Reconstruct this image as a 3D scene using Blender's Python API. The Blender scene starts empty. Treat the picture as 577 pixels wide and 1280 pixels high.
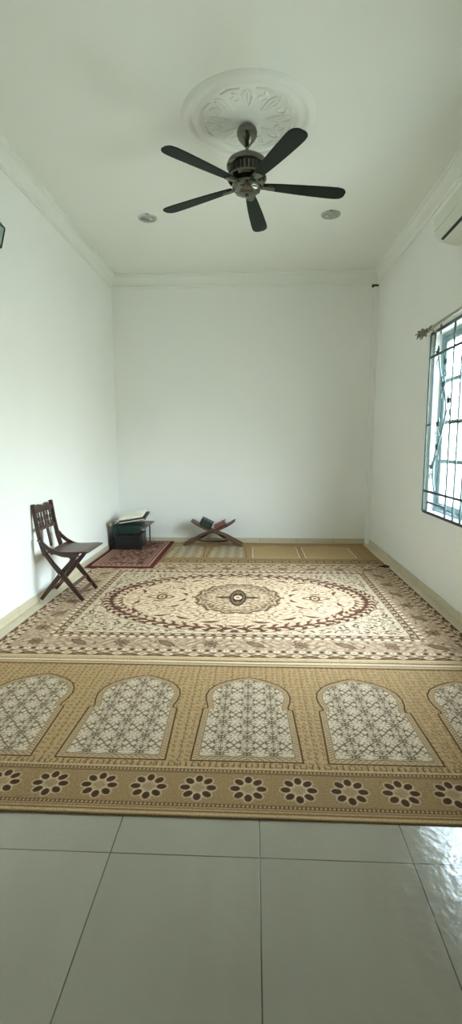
import bpy, math, random
import numpy as np
from mathutils import Vector, Matrix, Euler
R = math.radians
sc = bpy.context.scene
COL = sc.collection

# ------------------------------------------------------------------ camera
CAM_H = 1.3806
cam_d = bpy.data.cameras.new('camera')
cam = bpy.data.objects.new('camera', cam_d); COL.objects.link(cam)
cam.location = (0, 0, CAM_H)
cam.rotation_euler = (Matrix.Rotation(0.0456, 4, 'Z') @ Matrix.Rotation(math.pi/2 - 0.136, 4, 'X') @ Matrix.Rotation(-0.0019, 4, 'Z')).to_euler()
cam_d.sensor_fit = 'VERTICAL'; cam_d.sensor_height = 36; cam_d.lens = 613.43/1280*36
cam_d.clip_start = .02; cam_d.clip_end = 200
sc.camera = cam

# room extents
XL, XR, YB, ZC = -1.9162, 1.6266, 6.8663, 3.6278
YF = -4.4                                   # wall behind the camera
WY0, WY1, WZ0, WZ1 = 2.92, 4.68, .765, 2.36  # window opening in the right wall
TH = .16

# ------------------------------------------------------------------ light
world = bpy.data.worlds.new('sky'); sc.world = world
world.use_nodes = True
bg = world.node_tree.nodes['Background']
_N, _L = world.node_tree.nodes, world.node_tree.links
_tc = _N.new('ShaderNodeTexCoord'); _sp = _N.new('ShaderNodeSeparateXYZ'); _L.new(_tc.outputs['Generated'], _sp.inputs[0])
_rp = _N.new('ShaderNodeValToRGB'); _L.new(_sp.outputs['Z'], _rp.inputs['Fac'])
_e = _rp.color_ramp.elements
_e[0].position = 0.0; _e[0].color = (.40, .40, .35, 1)          # hazy, greenish near the horizon
_e[1].position = .30; _e[1].color = (.90, .975, 1.01, 1)
_x = _e.new(.75); _x.color = (.90, 1.0, 1.16, 1)
_L.new(_rp.outputs['Color'], bg.inputs['Color'])
bg.inputs['Strength'].default_value = 45.0

def portal(name, loc, rot, sx, sy):
    l = bpy.data.lights.new(name, 'AREA'); l.shape = 'RECTANGLE'; l.size = sx; l.size_y = sy
    l.cycles.is_portal = True
    o = bpy.data.objects.new(name, l); COL.objects.link(o); o.location = loc; o.rotation_euler = rot
    return o
portal('window_daylight', (XR+TH+.03, (WY0+WY1)/2, (WZ0+WZ1)/2), (0, R(90), 0), WZ1-WZ0+.1, WY1-WY0+.1)


sc.view_settings.view_transform = 'Standard'
sc.view_settings.look = 'None'
sc.view_settings.gamma = 1.0
sc.view_settings.use_curve_mapping = False
sc.view_settings.exposure = 0.0
sc.cycles.max_bounces = 14
sc.cycles.diffuse_bounces = 8
sc.cycles.transparent_max_bounces = 16
sc.cycles.sample_clamp_indirect = 8
sc.cycles.use_denoising = True

# ------------------------------------------------------------------ helpers
def lin(c):
    c = np.asarray(c, float)/255.
    return np.where(c <= .04045, c/12.92, ((c+.055)/1.055)**2.4)
def tag(o, label=None, cat=None, group=None, kind=None):
    if label: o['label'] = label
    if cat: o['category'] = cat
    if group: o['group'] = group
    if kind: o['kind'] = kind
    return o
def empty(name, loc, label, cat, group=None, rot=(0, 0, 0)):
    o = bpy.data.objects.new(name, None); COL.objects.link(o)
    o.location = loc; o.rotation_euler = rot; o.empty_display_size = .05
    return tag(o, label, cat, group)
class MB:
    """collects shapes, links them as ONE mesh object"""
    def __init__(s): s.v = []; s.f = []
    def add(s, vs, fs):
        b = len(s.v); s.v += [tuple(v) for v in vs]; s.f += [tuple(i+b for i in f) for f in fs]; return s
    def box(s, a, b, M=None):
        x0, y0, z0 = a; x1, y1, z1 = b
        vs = [Vector(p) for p in ((x0,y0,z0),(x1,y0,z0),(x1,y1,z0),(x0,y1,z0),(x0,y0,z1),(x1,y0,z1),(x1,y1,z1),(x0,y1,z1))]
        if M is not None: vs = [M @ v for v in vs]
        return s.add(vs, [(0,3,2,1),(4,5,6,7),(0,1,5,4),(1,2,6,5),(2,3,7,6),(3,0,4,7)])
    def prism(s, poly, d, o=Vector((0,0,0)), ex=Vector((1,0,0)), ey=Vector((0,0,1)), en=Vector((0,1,0))):
        """polygon (2-D) in plane o+ex*a+ey*b, extruded along en by d"""
        n = len(poly)
        p = [o + ex*a + ey*b for a, b in poly]
        vs = p + [q + en*d for q in p]
        return s.add(vs, [tuple(range(n)), tuple(reversed(range(n, 2*n)))] + [(i, i+n, (i+1) % n+n, (i+1) % n) for i in range(n)])
    def tube(s, pts, r, seg=8, closed=False, flat=1.0):
        pts = [Vector(p) for p in pts]; n = len(pts)
        rr = r if isinstance(r, (list, tuple)) else [r]*n
        vs = []; up = None
        for i, p in enumerate(pts):
            if closed: t = (pts[(i+1) % n]-pts[i-1])
            else: t = (pts[min(i+1, n-1)]-pts[max(i-1, 0)])
            t.normalize()
            if up is None:
                up = Vector((0, 0, 1)) if abs(t.z) < .9 else Vector((1, 0, 0))
            a = t.cross(up)
            if a.length < 1e-5: a = t.cross(Vector((0, 1, 0)))
            a.normalize(); b = a.cross(t); b.normalize(); up = b
            for k in range(seg):
                th = 2*math.pi*k/seg
                vs.append(p + a*math.cos(th)*rr[i] + b*math.sin(th)*rr[i]*flat)
        fs = []
        for i in range(n if closed else n-1):
            j = (i+1) % n
            for k in range(seg):
                l = (k+1) % seg
                fs.append((i*seg+k, i*seg+l, j*seg+l, j*seg+k))
        if not closed:
            fs.append(tuple(reversed(range(seg)))); fs.append(tuple((n-1)*seg+k for k in range(seg)))
        return s.add(vs, fs)
    def lathe(s, prof, c=(0, 0, 0), seg=32, M=None):
        c = Vector(c); vs = []; n = len(prof)
        for r, z in prof:
            for k in range(seg):
                th = 2*math.pi*k/seg
                v = Vector((r*math.cos(th), r*math.sin(th), z))
                if M is not None: v = M @ v
                vs.append(c+v)
        fs = [(i*seg+k, i*seg+(k+1) % seg, (i+1)*seg+(k+1) % seg, (i+1)*seg+k) for i in range(n-1) for k in range(seg)]
        if prof[0][0] > 1e-6: fs.append(tuple(reversed(range(seg))))
        if prof[-1][0] > 1e-6: fs.append(tuple((n-1)*seg+k for k in range(seg)))
        return s.add(vs, fs)
    def bar(s, p, q, w, d, n=Vector((0, 1, 0))):
        """rectangular bar p->q, d thick along n, w wide across"""
        p, q, n = Vector(p), Vector(q), Vector(n); t = (q-p).normalized(); a = t.cross(n).normalized()*(w/2); b = n.normalized()*(d/2)
        vs = [p-a-b, p+a-b, p+a+b, p-a+b, q-a-b, q+a-b, q+a+b, q-a+b]
        return s.add(vs, [(0,3,2,1),(4,5,6,7),(0,1,5,4),(1,2,6,5),(2,3,7,6),(3,0,4,7)])
    def build(s, name, mat, parent=None, smooth=False, bevel=0, seg=2, at=None):
        """at: origin of the object (vertices are given in world metres)"""
        org = Vector(at) if at is not None else (parent_origin(parent) if parent else Vector((0, 0, 0)))
        me = bpy.data.meshes.new(name)
        me.from_pydata([tuple(Vector(v)-org) for v in s.v], [], s.f); me.validate()
        import bmesh
        bm = bmesh.new(); bm.from_mesh(me); bmesh.ops.recalc_face_normals(bm, faces=bm.faces); bm.to_mesh(me); bm.free()
        if smooth:
            me.polygons.foreach_set('use_smooth', [True]*len(me.polygons))
            if smooth is not True: me.set_sharp_from_angle(angle=R(smooth))
        me.materials.append(mat)
        o = bpy.data.objects.new(name, me); COL.objects.link(o)
        if parent: o.parent = parent
        else: o.location = org
        if bevel:
            m = o.modifiers.new('bevel', 'BEVEL'); m.width = bevel; m.segments = seg; m.limit_method = 'ANGLE'; m.angle_limit = R(40)
        return o
def parent_origin(p):
    v = Vector((0, 0, 0))
    while p: v = v + Vector(p.location); p = p.parent
    return v

def nodes(name):
    m = bpy.data.materials.new(name); m.use_nodes = True
    nt = m.node_tree; return m, nt, nt.nodes['Principled BSDF']
def mat(name, rgb, rough=.5, metal=0., var=.06, vscale=6., bump=0., bscale=60., stretch=(1, 1, 1), spec=.5, coat=0.):
    m, nt, p = nodes(name); N = nt.nodes; L = nt.links
    c = lin(rgb)
    tc = N.new('ShaderNodeTexCoord'); mp = N.new('ShaderNodeMapping'); mp.inputs['Scale'].default_value = stretch
    L.new(tc.outputs['Object'], mp.inputs['Vector'])
    nz = N.new('ShaderNodeTexNoise'); nz.inputs['Scale'].default_value = vscale; nz.inputs['Detail'].default_value = 4
    L.new(mp.outputs['Vector'], nz.inputs['Vector'])
    rp = N.new('ShaderNodeValToRGB')
    rp.color_ramp.elements[0].position = .3; rp.color_ramp.elements[1].position = .7
    rp.color_ramp.elements[0].color = (*np.clip(c*(1-var), 0, 1), 1); rp.color_ramp.elements[1].color = (*np.clip(c*(1+var), 0, 1), 1)
    L.new(nz.outputs['Fac'], rp.inputs['Fac']); L.new(rp.outputs['Color'], p.inputs['Base Color'])
    p.inputs['Roughness'].default_value = rough; p.inputs['Metallic'].default_value = metal
    p.inputs['Specular IOR Level'].default_value = spec; p.inputs['Coat Weight'].default_value = coat
    if bump:
        n2 = N.new('ShaderNodeTexNoise'); n2.inputs['Scale'].default_value = bscale; n2.inputs['Detail'].default_value = 3
        L.new(mp.outputs['Vector'], n2.inputs['Vector'])
        b = N.new('ShaderNodeBump'); b.inputs['Strength'].default_value = bump; b.inputs['Distance'].default_value = .01
        L.new(n2.outputs['Fac'], b.inputs['Height']); L.new(b.outputs['Normal'], p.inputs['Normal'])
    return m
def tiled(name, rgb, grout, w, h, mortar, loc, rough, var=.06, axes='XY', wave=0., nsc=(1.5, 1.5, 1.5)):
    """large polished tiles with thin joints, by the brick texture"""
    m, nt, p = nodes(name); N = nt.nodes; L = nt.links
    c = lin(rgb)
    tc = N.new('ShaderNodeTexCoord')
    src = tc.outputs['Object']
    if axes != 'XY':
        sp = N.new('ShaderNodeSeparateXYZ'); cb = N.new('ShaderNodeCombineXYZ'); L.new(src, sp.inputs[0])
        L.new(sp.outputs[axes[0]], cb.inputs['X']); L.new(sp.outputs[axes[1]], cb.inputs['Y']); src = cb.outputs[0]
    mp = N.new('ShaderNodeMapping'); mp.inputs['Location'].default_value = (-loc[0], -loc[1], 0); L.new(src, mp.inputs['Vector'])
    br = N.new('ShaderNodeTexBrick'); br.offset = 0; br.squash = 1
    br.inputs['Scale'].default_value = 1; br.inputs['Brick Width'].default_value = w; br.inputs['Row Height'].default_value = h
    br.inputs['Mortar Size'].default_value = mortar; br.inputs['Mortar Smooth'].default_value = .1; br.inputs['Bias'].default_value = 0
    br.inputs['Color1'].default_value = (*c*.97, 1); br.inputs['Color2'].default_value = (*np.clip(c*1.03, 0, 1), 1); br.inputs['Mortar'].default_value = (*lin(grout), 1)
    L.new(mp.outputs[0], br.inputs['Vector'])
    m2 = N.new('ShaderNodeMapping'); m2.inputs['Scale'].default_value = nsc; L.new(tc.outputs['Object'], m2.inputs['Vector'])
    nz = N.new('ShaderNodeTexNoise'); nz.inputs['Scale'].default_value = 2.2; nz.inputs['Detail'].default_value = 5; nz.inputs['Distortion'].default_value = .6
    L.new(m2.outputs[0], nz.inputs['Vector'])
    rp = N.new('ShaderNodeValToRGB'); rp.color_ramp.elements[0].position = .3; rp.color_ramp.elements[1].position = .7
    rp.color_ramp.elements[0].color = (1-var,)*3+(1,); rp.color_ramp.elements[1].color = (1, 1, 1, 1)
    L.new(nz.outputs['Fac'], rp.inputs['Fac'])
    mx = N.new('ShaderNodeMix'); mx.data_type = 'RGBA'; mx.blend_type = 'MULTIPLY'; mx.inputs['Factor'].default_value = 1
    L.new(br.outputs['Color'], mx.inputs['A']); L.new(rp.outputs['Color'], mx.inputs['B']); L.new(mx.outputs['Result'], p.inputs['Base Color'])
    p.inputs['Roughness'].default_value = rough; p.inputs['Specular IOR Level'].default_value = .5+10*wave*25
    b = N.new('ShaderNodeBump'); b.inputs['Strength'].default_value = .4; b.inputs['Distance'].default_value = .002; b.invert = True
    L.new(br.outputs['Fac'], b.inputs['Height']); last = b
    if wave:
        n2 = N.new('ShaderNodeTexNoise'); n2.inputs['Scale'].default_value = 24; n2.inputs['Detail'].default_value = 2; L.new(tc.outputs['Object'], n2.inputs['Vector'])
        b2 = N.new('ShaderNodeBump'); b2.inputs['Strength'].default_value = 1; b2.inputs['Distance'].default_value = wave
        L.new(n2.outputs['Fac'], b2.inputs['Height']); L.new(b.outputs['Normal'], b2.inputs['Normal']); last = b2
    L.new(last.outputs['Normal'], p.inputs['Normal'])
    return m
def wood(name, rgb, rough=.4, stretch=(30, 30, 3), var=.35):
    return mat(name, rgb, rough, 0, var, 1.6, .08, 4, stretch)
def glass(name, tint=(1, 1, 1)):
    m = bpy.data.materials.new(name); m.use_nodes = True; nt = m.node_tree; N = nt.nodes; L = nt.links
    N.remove(N['Principled BSDF'])
    t = N.new('ShaderNodeBsdfTransparent'); t.inputs['Color'].default_value = (*tint, 1)
    g = N.new('ShaderNodeBsdfGlossy'); g.inputs['Roughness'].default_value = .02
    f = N.new('ShaderNodeFresnel'); ge = N.new('ShaderNodeNewGeometry'); mr = N.new('ShaderNodeMapRange')
    mr.inputs['To Min'].default_value = 1.45; mr.inputs['To Max'].default_value = 1/1.45
    L.new(ge.outputs['Backfacing'], mr.inputs['Value']); L.new(mr.outputs[0], f.inputs['IOR'])
    x = N.new('ShaderNodeMixShader'); L.new(f.outputs[0], x.inputs[0]); L.new(t.outputs[0], x.inputs[1]); L.new(g.outputs[0], x.inputs[2])
    L.new(x.outputs[0], N['Material Output'].inputs['Surface'])
    return m

M_wall = mat('wall_paint', (243, 244, 241), .75, 0, .012, 1.2, .03, 90)
M_ceil = mat('ceiling_paint', (239, 242, 236), .8, 0, .012, 1.0, .02, 90)
M_plaster = mat('plaster_moulding', (239, 242, 236), .6, 0, .012, 3)
M_floor = tiled('polished_floor_tile', (156, 149, 132), (84, 80, 72), .51, .51, .0022, (.0275, .4640), .13, .10, wave=.0012, nsc=(2.2, .7, 1))
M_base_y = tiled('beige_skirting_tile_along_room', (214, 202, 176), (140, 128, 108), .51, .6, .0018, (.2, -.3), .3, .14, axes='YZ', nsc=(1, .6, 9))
M_base_x = tiled('beige_skirting_tile_across_room', (214, 202, 176), (140, 128, 108), .51, .6, .0018, (.1, -.3), .3, .14, axes='XZ', nsc=(.6, 1, 9))
M_dark_gap = mat('dark_crack', (60, 54, 46), .9)
M_frame = mat('grey_green_window_aluminium', (84, 100, 98), .4, .3, .05, 8)
M_iron = mat('dark_teal_grille_iron', (58, 76, 78), .45, .3, .08, 20)
M_sash = mat('pale_blue_grey_sash', (150, 172, 178), .4, .1, .04, 8)
M_glass = glass('window_glass', (.93, .98, .98))
M_conc = mat('outside_concrete', (180, 174, 156), .9, 0, .06, 2, .1, 30)
M_extwall = mat('outside_white_wall', (226, 228, 226), .9, 0, .04, 2)

# ------------------------------------------------------------------ structure
def structure(o, label): return tag(o, label, None, None, 'structure')
def quad_box(name, a, b, m, label):
    return structure(MB().box(a, b).build(name, m), label)
structure(MB().box((XL-TH, YF-TH, -.12), (XR+TH, YB+TH, 0)).build('floor', M_floor), 'polished grey beige tiled floor')
structure(MB().box((XL-TH, YF-TH, ZC), (XR+TH, YB+TH, ZC+.12)).build('ceiling', M_ceil), 'white plaster ceiling')
quad_box('wall_left', (XL-TH, YF-TH, 0), (XL, YB+TH, ZC), M_wall, 'white wall on the left')
quad_box('wall_back', (XL, YB, 0), (XR, YB+TH, ZC), M_wall, 'white wall at the far end')
w = MB()
w.box((XR, YF-TH, 0), (XR+TH, WY0, ZC)); w.box((XR, WY1, 0), (XR+TH, YB+TH, ZC))
w.box((XR, WY0, 0), (XR+TH, WY1, WZ0)); w.box((XR, WY0, WZ1), (XR+TH, WY1, ZC))
structure(w.build('wall_right', M_wall), 'white wall on the right with the window')
M_dark_unseen = wood('dark_unseen_wall', (96, 74, 58), .5, (10, 3, 1))  # dark grained finish made up for the unseen wall, to dim the near ceiling
quad_box('wall_front', (XL, YF-TH, 0), (XR, YF, ZC), M_dark_unseen, 'unseen wall behind the camera, made dark to soak up light')

# cornices: stepped cove profile, d out from the wall, h down from the ceiling
prof = [(0, 0), (.062, 0), (.062, -.014), (.050, -.020)]
for k in range(7):
    a = math.pi/2*k/6
    prof.append((.050-.034*math.sin(a), -.028-.092*(1-math.cos(a))))
prof += [(.016, -.135), (.022, -.140), (.022, -.158), (.010, -.166), (.010, -.176), (0, -.178)]
def cornice(name, o, ex, en, d, label):
    structure(MB().prism(prof, d, Vector(o), Vector(ex), Vector((0, 0, 1)), Vector(en)).build(name, M_plaster, None, 30), label)
cornice('trim_1', (XL, YF, ZC), (1, 0, 0), (0, 1, 0), YB-YF, 'white plaster cornice along the left wall')
cornice('trim_2', (XR, YF, ZC), (-1, 0, 0), (0, 1, 0), YB-YF, 'white plaster cornice along the right wall')
cornice('trim_3', (XL, YB, ZC), (0, -1, 0), (1, 0, 0), XR-XL, 'white plaster cornice along the far wall')
# pipe casing in the far right corner, with a dark crack at its top
ch = MB().box((XR-.062, YB-.05, 0), (XR, YB, 3.425)).build('trim_4', M_wall, None, False, .004)
structure(ch, 'slim white pipe casing in the far right corner')
MB().box((XR-.085, YB-.042, 3.425), (XR-.004, YB-.002, 3.452)).build('crack', M_dark_gap, ch)

# skirtings
BH = .072
structure(MB().box((XL, YF, 0), (XL+.012, YB, BH)).build('baseboard_left', M_base_y, None, False, .003), 'beige tile skirting along the left wall')
structure(MB().box((XR-.012, YF, 0), (XR, YB-.05, BH)).build('baseboard_right', M_base_y, None, False, .003), 'beige tile skirting along the right wall')
structure(MB().box((XL+.012, YB-.012, 0), (XR-.062, YB, BH)).build('baseboard_back', M_base_x, None, False, .003), 'beige tile skirting along the far wall')

# added pale strips: daylight on the floor tiles, put into colour, along both long walls
structure(MB().box((XL+.012, YF, 0), (XL+.135, YB-.012, .0018)).build('daylit_strip_left', M_base_y), 'daylit floor painted as a beige strip along the left wall')
structure(MB().box((XR-.135, YF, 0), (XR-.012, YB-.05, .0018)).build('daylit_strip_right', M_base_y), 'daylit floor painted as a beige strip along the right wall')

# ------------------------------------------------------------------ window_1 with grille
win = tag(bpy.data.objects.new('window_1', None), 'window in the right wall with a dark scrolled iron grille', None, None, 'structure'); COL.objects.link(win)
win.location = (XR, (WY0+WY1)/2, WZ0)
f = MB(); fx0, fx1, ft = XR+.072, XR+.125, .03
f.box((fx0, WY0, WZ0), (fx1, WY1, WZ0+ft)); f.box((fx0, WY0, WZ1-ft), (fx1, WY1, WZ1))
f.box((fx0, WY0, WZ0+ft), (fx1, WY0+ft, WZ1-ft)); f.box((fx0, WY1-ft, WZ0+ft), (fx1, WY1, WZ1-ft))
f.build('window_frame', M_sash, win, False, .003, 1)
# iron grille a little proud of the wall
gx = XR-.024
gy0, gy1, gz0, gz1 = WY0-.012, WY1+.012, WZ0-.006, WZ1+.004
g = MB()
fw = .02
def hbar(z, t=.018, y0=gy0, y1=gy1, d=.012): g.box((gx-d/2, y0, z-t/2), (gx+d/2, y1, z+t/2))
def vbar(y, t=.016, z0=gz0, z1=gz1, d=.012): g.box((gx-d/2, y-t/2, z0), (gx+d/2, y+t/2, z1))
hbar(gz0, .026); hbar(gz1, .026); vbar(gy0, .026); vbar(gy1, .026); vbar(gy1-.105, .016)
hbar(2.160, .022); hbar(.952, .022)
hbar(1.557, .018, gy1-.105, gy1); hbar(1.557, .018, gy0, 4.15)
for y in (4.153, 3.99, 3.848, 3.62, 3.45, 3.29, 3.02): vbar(y, .018)
hbar(.855, .016, 4.153, gy1-.105)
g.build('grille', M_iron, win, False, .002, 1)
# scrolled vine between the bars of the ornamental bay (bay from y=4.15 to y=4.57)
def vine(name, y0, y1):
    s = MB(); yc = (y0+y1)/2; hw = (y1-y0)/2
    stem = [(gx, yc+hw*.55*math.sin(t*7.2+.4), .97+t*1.17) for t in np.linspace(0, 1, 42)]
    s.tube(stem, .008, 6)
    for t, sd, ln in ((.08, 1, .1), (.22, -1, .12), (.40, 1, .11), (.55, -1, .10), (.68, 1, .11), (.83, -1, .10), (.93, 1, .06)):
        y = yc+hw*.55*math.sin(t*7.2+.4); z = .97+t*1.17
        pts = []
        for k in range(14):                                   # spiral tendril
            a = k/13*4.4; r = .048*(1-k/17)
            pts.append((gx, y+sd*(.02+ .5*ln - r*math.cos(a)*1.0 - .0), z+.02+r*math.sin(a)))
        s.tube([(gx, y, z)]+pts, .0052, 6)
        ly = y+sd*.04; lz = z+.10
        for q in (-1, 1):                                     # leaf pair
            c = Vector((gx, ly, lz)); d = Vector((0, sd*.6+q*.5, .8-q*.2)).normalized()*.075; n = d.cross(Vector((1, 0, 0))).normalized()*.022
            e = Vector((.004, 0, 0)); P = [c, c+d*.45+n, c+d, c+d*.45-n]
            s.add([p-e for p in P]+[p+e for p in P], [(0,1,2,3),(7,6,5,4),(0,4,5,1),(1,5,6,2),(2,6,7,3),(3,7,4,0)])
    return s.build(name, M_iron, win, 40)
vine('scroll_vine', 4.17, 4.57)
vine('scroll_vine', 3.04, 3.27)
# sashes behind the grille
sx0, sx1 = XR+.085, XR+.120
def sash(y0, y1, rails, ang=0):
    pv = Vector((sx0, y1, 0)); Mx = Matrix.Translation(pv) @ Matrix.Rotation(ang, 4, 'Z') @ Matrix.Translation(-pv)
    z0, z1 = WZ0+.032, WZ1-.032
    s = MB(); t = .05
    s.box((sx0, y0, z0), (sx1, y0+t, z1), Mx); s.box((sx0, y1-t, z0), (sx1, y1, z1), Mx)
    s.box((sx0, y0+t, z0), (sx1, y1-t, z0+t), Mx); s.box((sx0, y0+t, z1-t), (sx1, y1-t, z1), Mx)
    for z in rails: s.box((sx0+.004, y0+t, z-.018), (sx1-.004, y1-t, z+.018), Mx)
    o = s.build('sash', M_sash, win, False, .003, 1)
    MB().box((sx0+.014, y0+t-.005, z0+t-.005), (sx0+.02, y1-t+.005, z1-t+.005), Mx).build('pane', M_glass, o)
W3 = (WY1-WY0-.064)/3
for k in range(3):
    y0 = WY0+.032+k*W3
    sash(y0+.002, y0+W3-.002, (1.23, 1.577, 1.944))

# outside: paved side yard and the neighbour's plain boundary wall
structure(MB().box((XR+TH, -8, -.35), (14, 16, -.2)).build('ground', M_conc), 'pale concrete yard outside the window')
structure(MB().box((5.2, -8, -.2), (5.4, 16, 1.15)).build('wall_outside', M_extwall), 'white boundary wall outside the window')
# ------------------------------------------------------------------ rugs: woven patterns computed per grid point
class Rug:
    def __init__(s, x0, x1, y0, y1, dx, dy):
        s.x0, s.x1, s.y0, s.y1 = x0, x1, y0, y1
        s.nx = int((x1-x0)/dx)+1; s.ny = int((y1-y0)/dy)+1
        s.xs = np.linspace(x0, x1, s.nx); s.ys = np.linspace(y0, y1, s.ny)
        s.X, s.Y = np.meshgrid(s.xs, s.ys); s.px = min(dx, dy)
        s.C = np.zeros((s.ny, s.nx, 3))
    def soft(s, d): return np.clip(d/s.px+.5, 0, 1)
    def fill(s, a, rgb, sl=None):
        c = lin(rgb); V = s.C if sl is None else s.C[sl]
        V[...] = V*(1-a[..., None]) + c*a[..., None]
    def stamp(s, fn, cx, cy, rot, rad, rgb, op=1.):
        """fn(x,y)->signed inside-distance in local metres"""
        i0, i1 = np.searchsorted(s.xs, (cx-rad, cx+rad)); j0, j1 = np.searchsorted(s.ys, (cy-rad, cy+rad))
        if i1-i0 < 1 or j1-j0 < 1: return
        sl = (slice(j0, j1), slice(i0, i1)); x = s.X[sl]-cx; y = s.Y[sl]-cy
        c, q = math.cos(rot), math.sin(rot)
        s.fill(s.soft(fn(x*c+y*q, -x*q+y*c))*op, rgb, sl)
    def build(s, name, t, m, z=0.0, wob=.0015, seed=1):
        rng = np.random.default_rng(seed)
        n = s.nx*s.ny
        org = np.array([(s.x0+s.x1)/2, (s.y0+s.y1)/2, z])
        Zs = np.full((s.ny, s.nx), z+t)
        for k in range(5):
            Zs += wob*.4*np.sin(s.X*rng.uniform(1, 6)+s.Y*rng.uniform(1, 6)+rng.uniform(0, 6))
        edge = np.zeros((s.ny, s.nx), bool); edge[0] = edge[-1] = True; edge[:, 0] = edge[:, -1] = True
        Zs[edge] -= t*.35
        top = np.stack([s.X, s.Y, Zs], -1).reshape(-1, 3)-org
        ring = [(0, i) for i in range(s.nx)]+[(j, s.nx-1) for j in range(1, s.ny)]+[(s.ny-1, i) for i in range(s.nx-2, -1, -1)]+[(j, 0) for j in range(s.ny-2, 0, -1)]
        ri = np.array([j*s.nx+i for j, i in ring]); low = top[ri].copy(); low[:, 2] = 0.0005
        V = np.vstack([top, low])
        idx = np.arange(n).reshape(s.ny, s.nx)
        q = np.stack([idx[:-1, :-1], idx[:-1, 1:], idx[1:, 1:], idx[1:, :-1]], -1).reshape(-1, 4)
        m_ = len(ri); lo = n+np.arange(m_); nx_ = np.roll(np.arange(m_), -1)
        sk = np.stack([lo, lo[nx_], ri[nx_], ri], -1)
        F = np.vstack([q, sk]).astype(np.int32)
        me = bpy.data.meshes.new(name)
        me.vertices.add(len(V)); me.vertices.foreach_set('co', V.astype(np.float32).ravel())
        me.loops.add(F.size); me.loops.foreach_set('vertex_index', F.ravel())
        me.polygons.add(len(F)); me.polygons.foreach_set('loop_start', np.arange(0, F.size, 4, dtype=np.int32))
        me.update(calc_edges=True); me.validate()
        me.polygons.foreach_set('use_smooth', np.ones(len(F), bool))
        ca = me.color_attributes.new('weave', 'FLOAT_COLOR', 'POINT')
        cc = np.ones((len(V), 4), np.float32); s.C = np.clip(s.C*np.array([1.03, .935, .97]), 0, 1); cc[:n, :3] = s.C.reshape(-1, 3); cc[n:, :3] = s.C.reshape(-1, 3)[ri]
        ca.data.foreach_set('color', cc.ravel())
        me.materials.append(m)
        o = bpy.data.objects.new(name, me); COL.objects.link(o); o.location = org
        return o
def rug_mat(name, sheen=.0, rough=.95):
    m, nt, p = nodes(name); N = nt.nodes; L = nt.links
    a = N.new('ShaderNodeVertexColor'); a.layer_name = 'weave'
    tc = N.new('ShaderNodeTexCoord')
    nz = N.new('ShaderNodeTexNoise'); nz.inputs['Scale'].default_value = 160; nz.inputs['Detail'].default_value = 2; L.new(tc.outputs['Object'], nz.inputs['Vector'])
    rp = N.new('ShaderNodeValToRGB'); rp.color_ramp.elements[0].color = (.72, .72, .72, 1); rp.color_ramp.elements[1].color = (1.18, 1.18, 1.18, 1)
    rp.color_ramp.elements[0].position = .3; rp.color_ramp.elements[1].position = .7; L.new(nz.outputs['Fac'], rp.inputs['Fac'])
    mx = N.new('ShaderNodeMix'); mx.data_type = 'RGBA'; mx.blend_type = 'MULTIPLY'; mx.inputs['Factor'].default_value = 1
    L.new(a.outputs['Color'], mx.inputs['A']); L.new(rp.outputs['Color'], mx.inputs['B']); L.new(mx.outputs['Result'], p.inputs['Base Color'])
    b = N.new('ShaderNodeBump'); b.inputs['Strength'].default_value = .5; b.inputs['Distance'].default_value = .004
    L.new(nz.outputs['Fac'], b.inputs['Height']); L.new(b.outputs['Normal'], p.inputs['Normal'])
    p.inputs['Roughness'].default_value = rough; p.inputs['Specular IOR Level'].default_value = .15; p.inputs['Sheen Weight'].default_value = sheen
    return m
M_rug = rug_mat('woven_rug_pile')

# motifs (signed inside distance, metres)
def ell(a, b): return lambda x, y: (1-np.sqrt((x/a)**2+(y/b)**2))*min(a, b)
def ringf(a, b, w): return lambda x, y: w/2-abs((1-np.sqrt((x/a)**2+(y/b)**2))*min(a, b))
def leaf(l, w): return lambda x, y: w*np.clip(1-(x/l)**2, -1, 1)-abs(y)
def cres(l, w, c): return lambda x, y: w*np.clip(1-(x/l)**2, -1, 1)-abs(y-c*(1-(x/l)**2))
def flo(r, n, k=.28): return lambda x, y: r*(1-k+k*np.cos(n*np.arctan2(y, x)))-np.hypot(x, y)
def dia(a, b): return lambda x, y: (1-abs(x)/a-abs(y)/b)*min(a, b)

# ---------------------------------------------------------------- prayer carpets with arches
TAN, TAN2, TAND = (172, 148, 104), (184, 163, 120), (146, 124, 84)
BRN, CRM, LGT = (70, 50, 26), (198, 187, 158), (212, 200, 168)
av = np.array([0, .41, .425, .43, .45, .50, .56, .62, .68, .73, .762, .776, .79])
ah = np.array([.247, .234, .233, .212, .211, .224, .230, .220, .186, .130, .070, .030, .0])
def arch_in(x, v, grow=0.):
    """approximate inside distance of the arch outline; v up from its foot"""
    h = np.interp(v, av, ah, left=.247, right=-.2); dv = .004
    sl = (np.interp(v+dv, av, ah)-np.interp(v-dv, av, ah))/(2*dv)
    d = (h-abs(x))/np.sqrt(1+np.clip(sl, -3, 3)**2)
    return np.minimum(d, v)
def lattice(rg, x, y):
    """rows of six-petalled stars with a net of hexagons between: distance from the nearest line"""
    px_, py_ = .121, .128; d = np.full(x.shape, 9.)
    r1 = np.full(x.shape, 9.); r2 = np.full(x.shape, 9.)
    for ox, oy, R0, tw in ((px_/2, py_*.40, .047, 0.), (0, py_*.90, .036, math.pi/6)):
        for i in (-1, 0, 1):
            for j in (-1, 0, 1):
                cx = (np.round((x-ox)/px_)+i)*px_+ox; cy = (np.round((y-oy)/py_)+j)*py_+oy
                r = np.hypot(x-cx, y-cy); th = np.arctan2(y-cy, x-cx)+tw
                r2 = np.where(r < r1, r1, np.minimum(r2, r)); r1 = np.minimum(r1, r)
                pet = R0*(.26+.74*abs(np.cos(3*th))**.9)
                d = np.minimum(d, np.where(r < R0*1.25, abs(r-pet)*.55, 9.))
    return np.minimum(d, (r2-r1)*.5)
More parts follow.
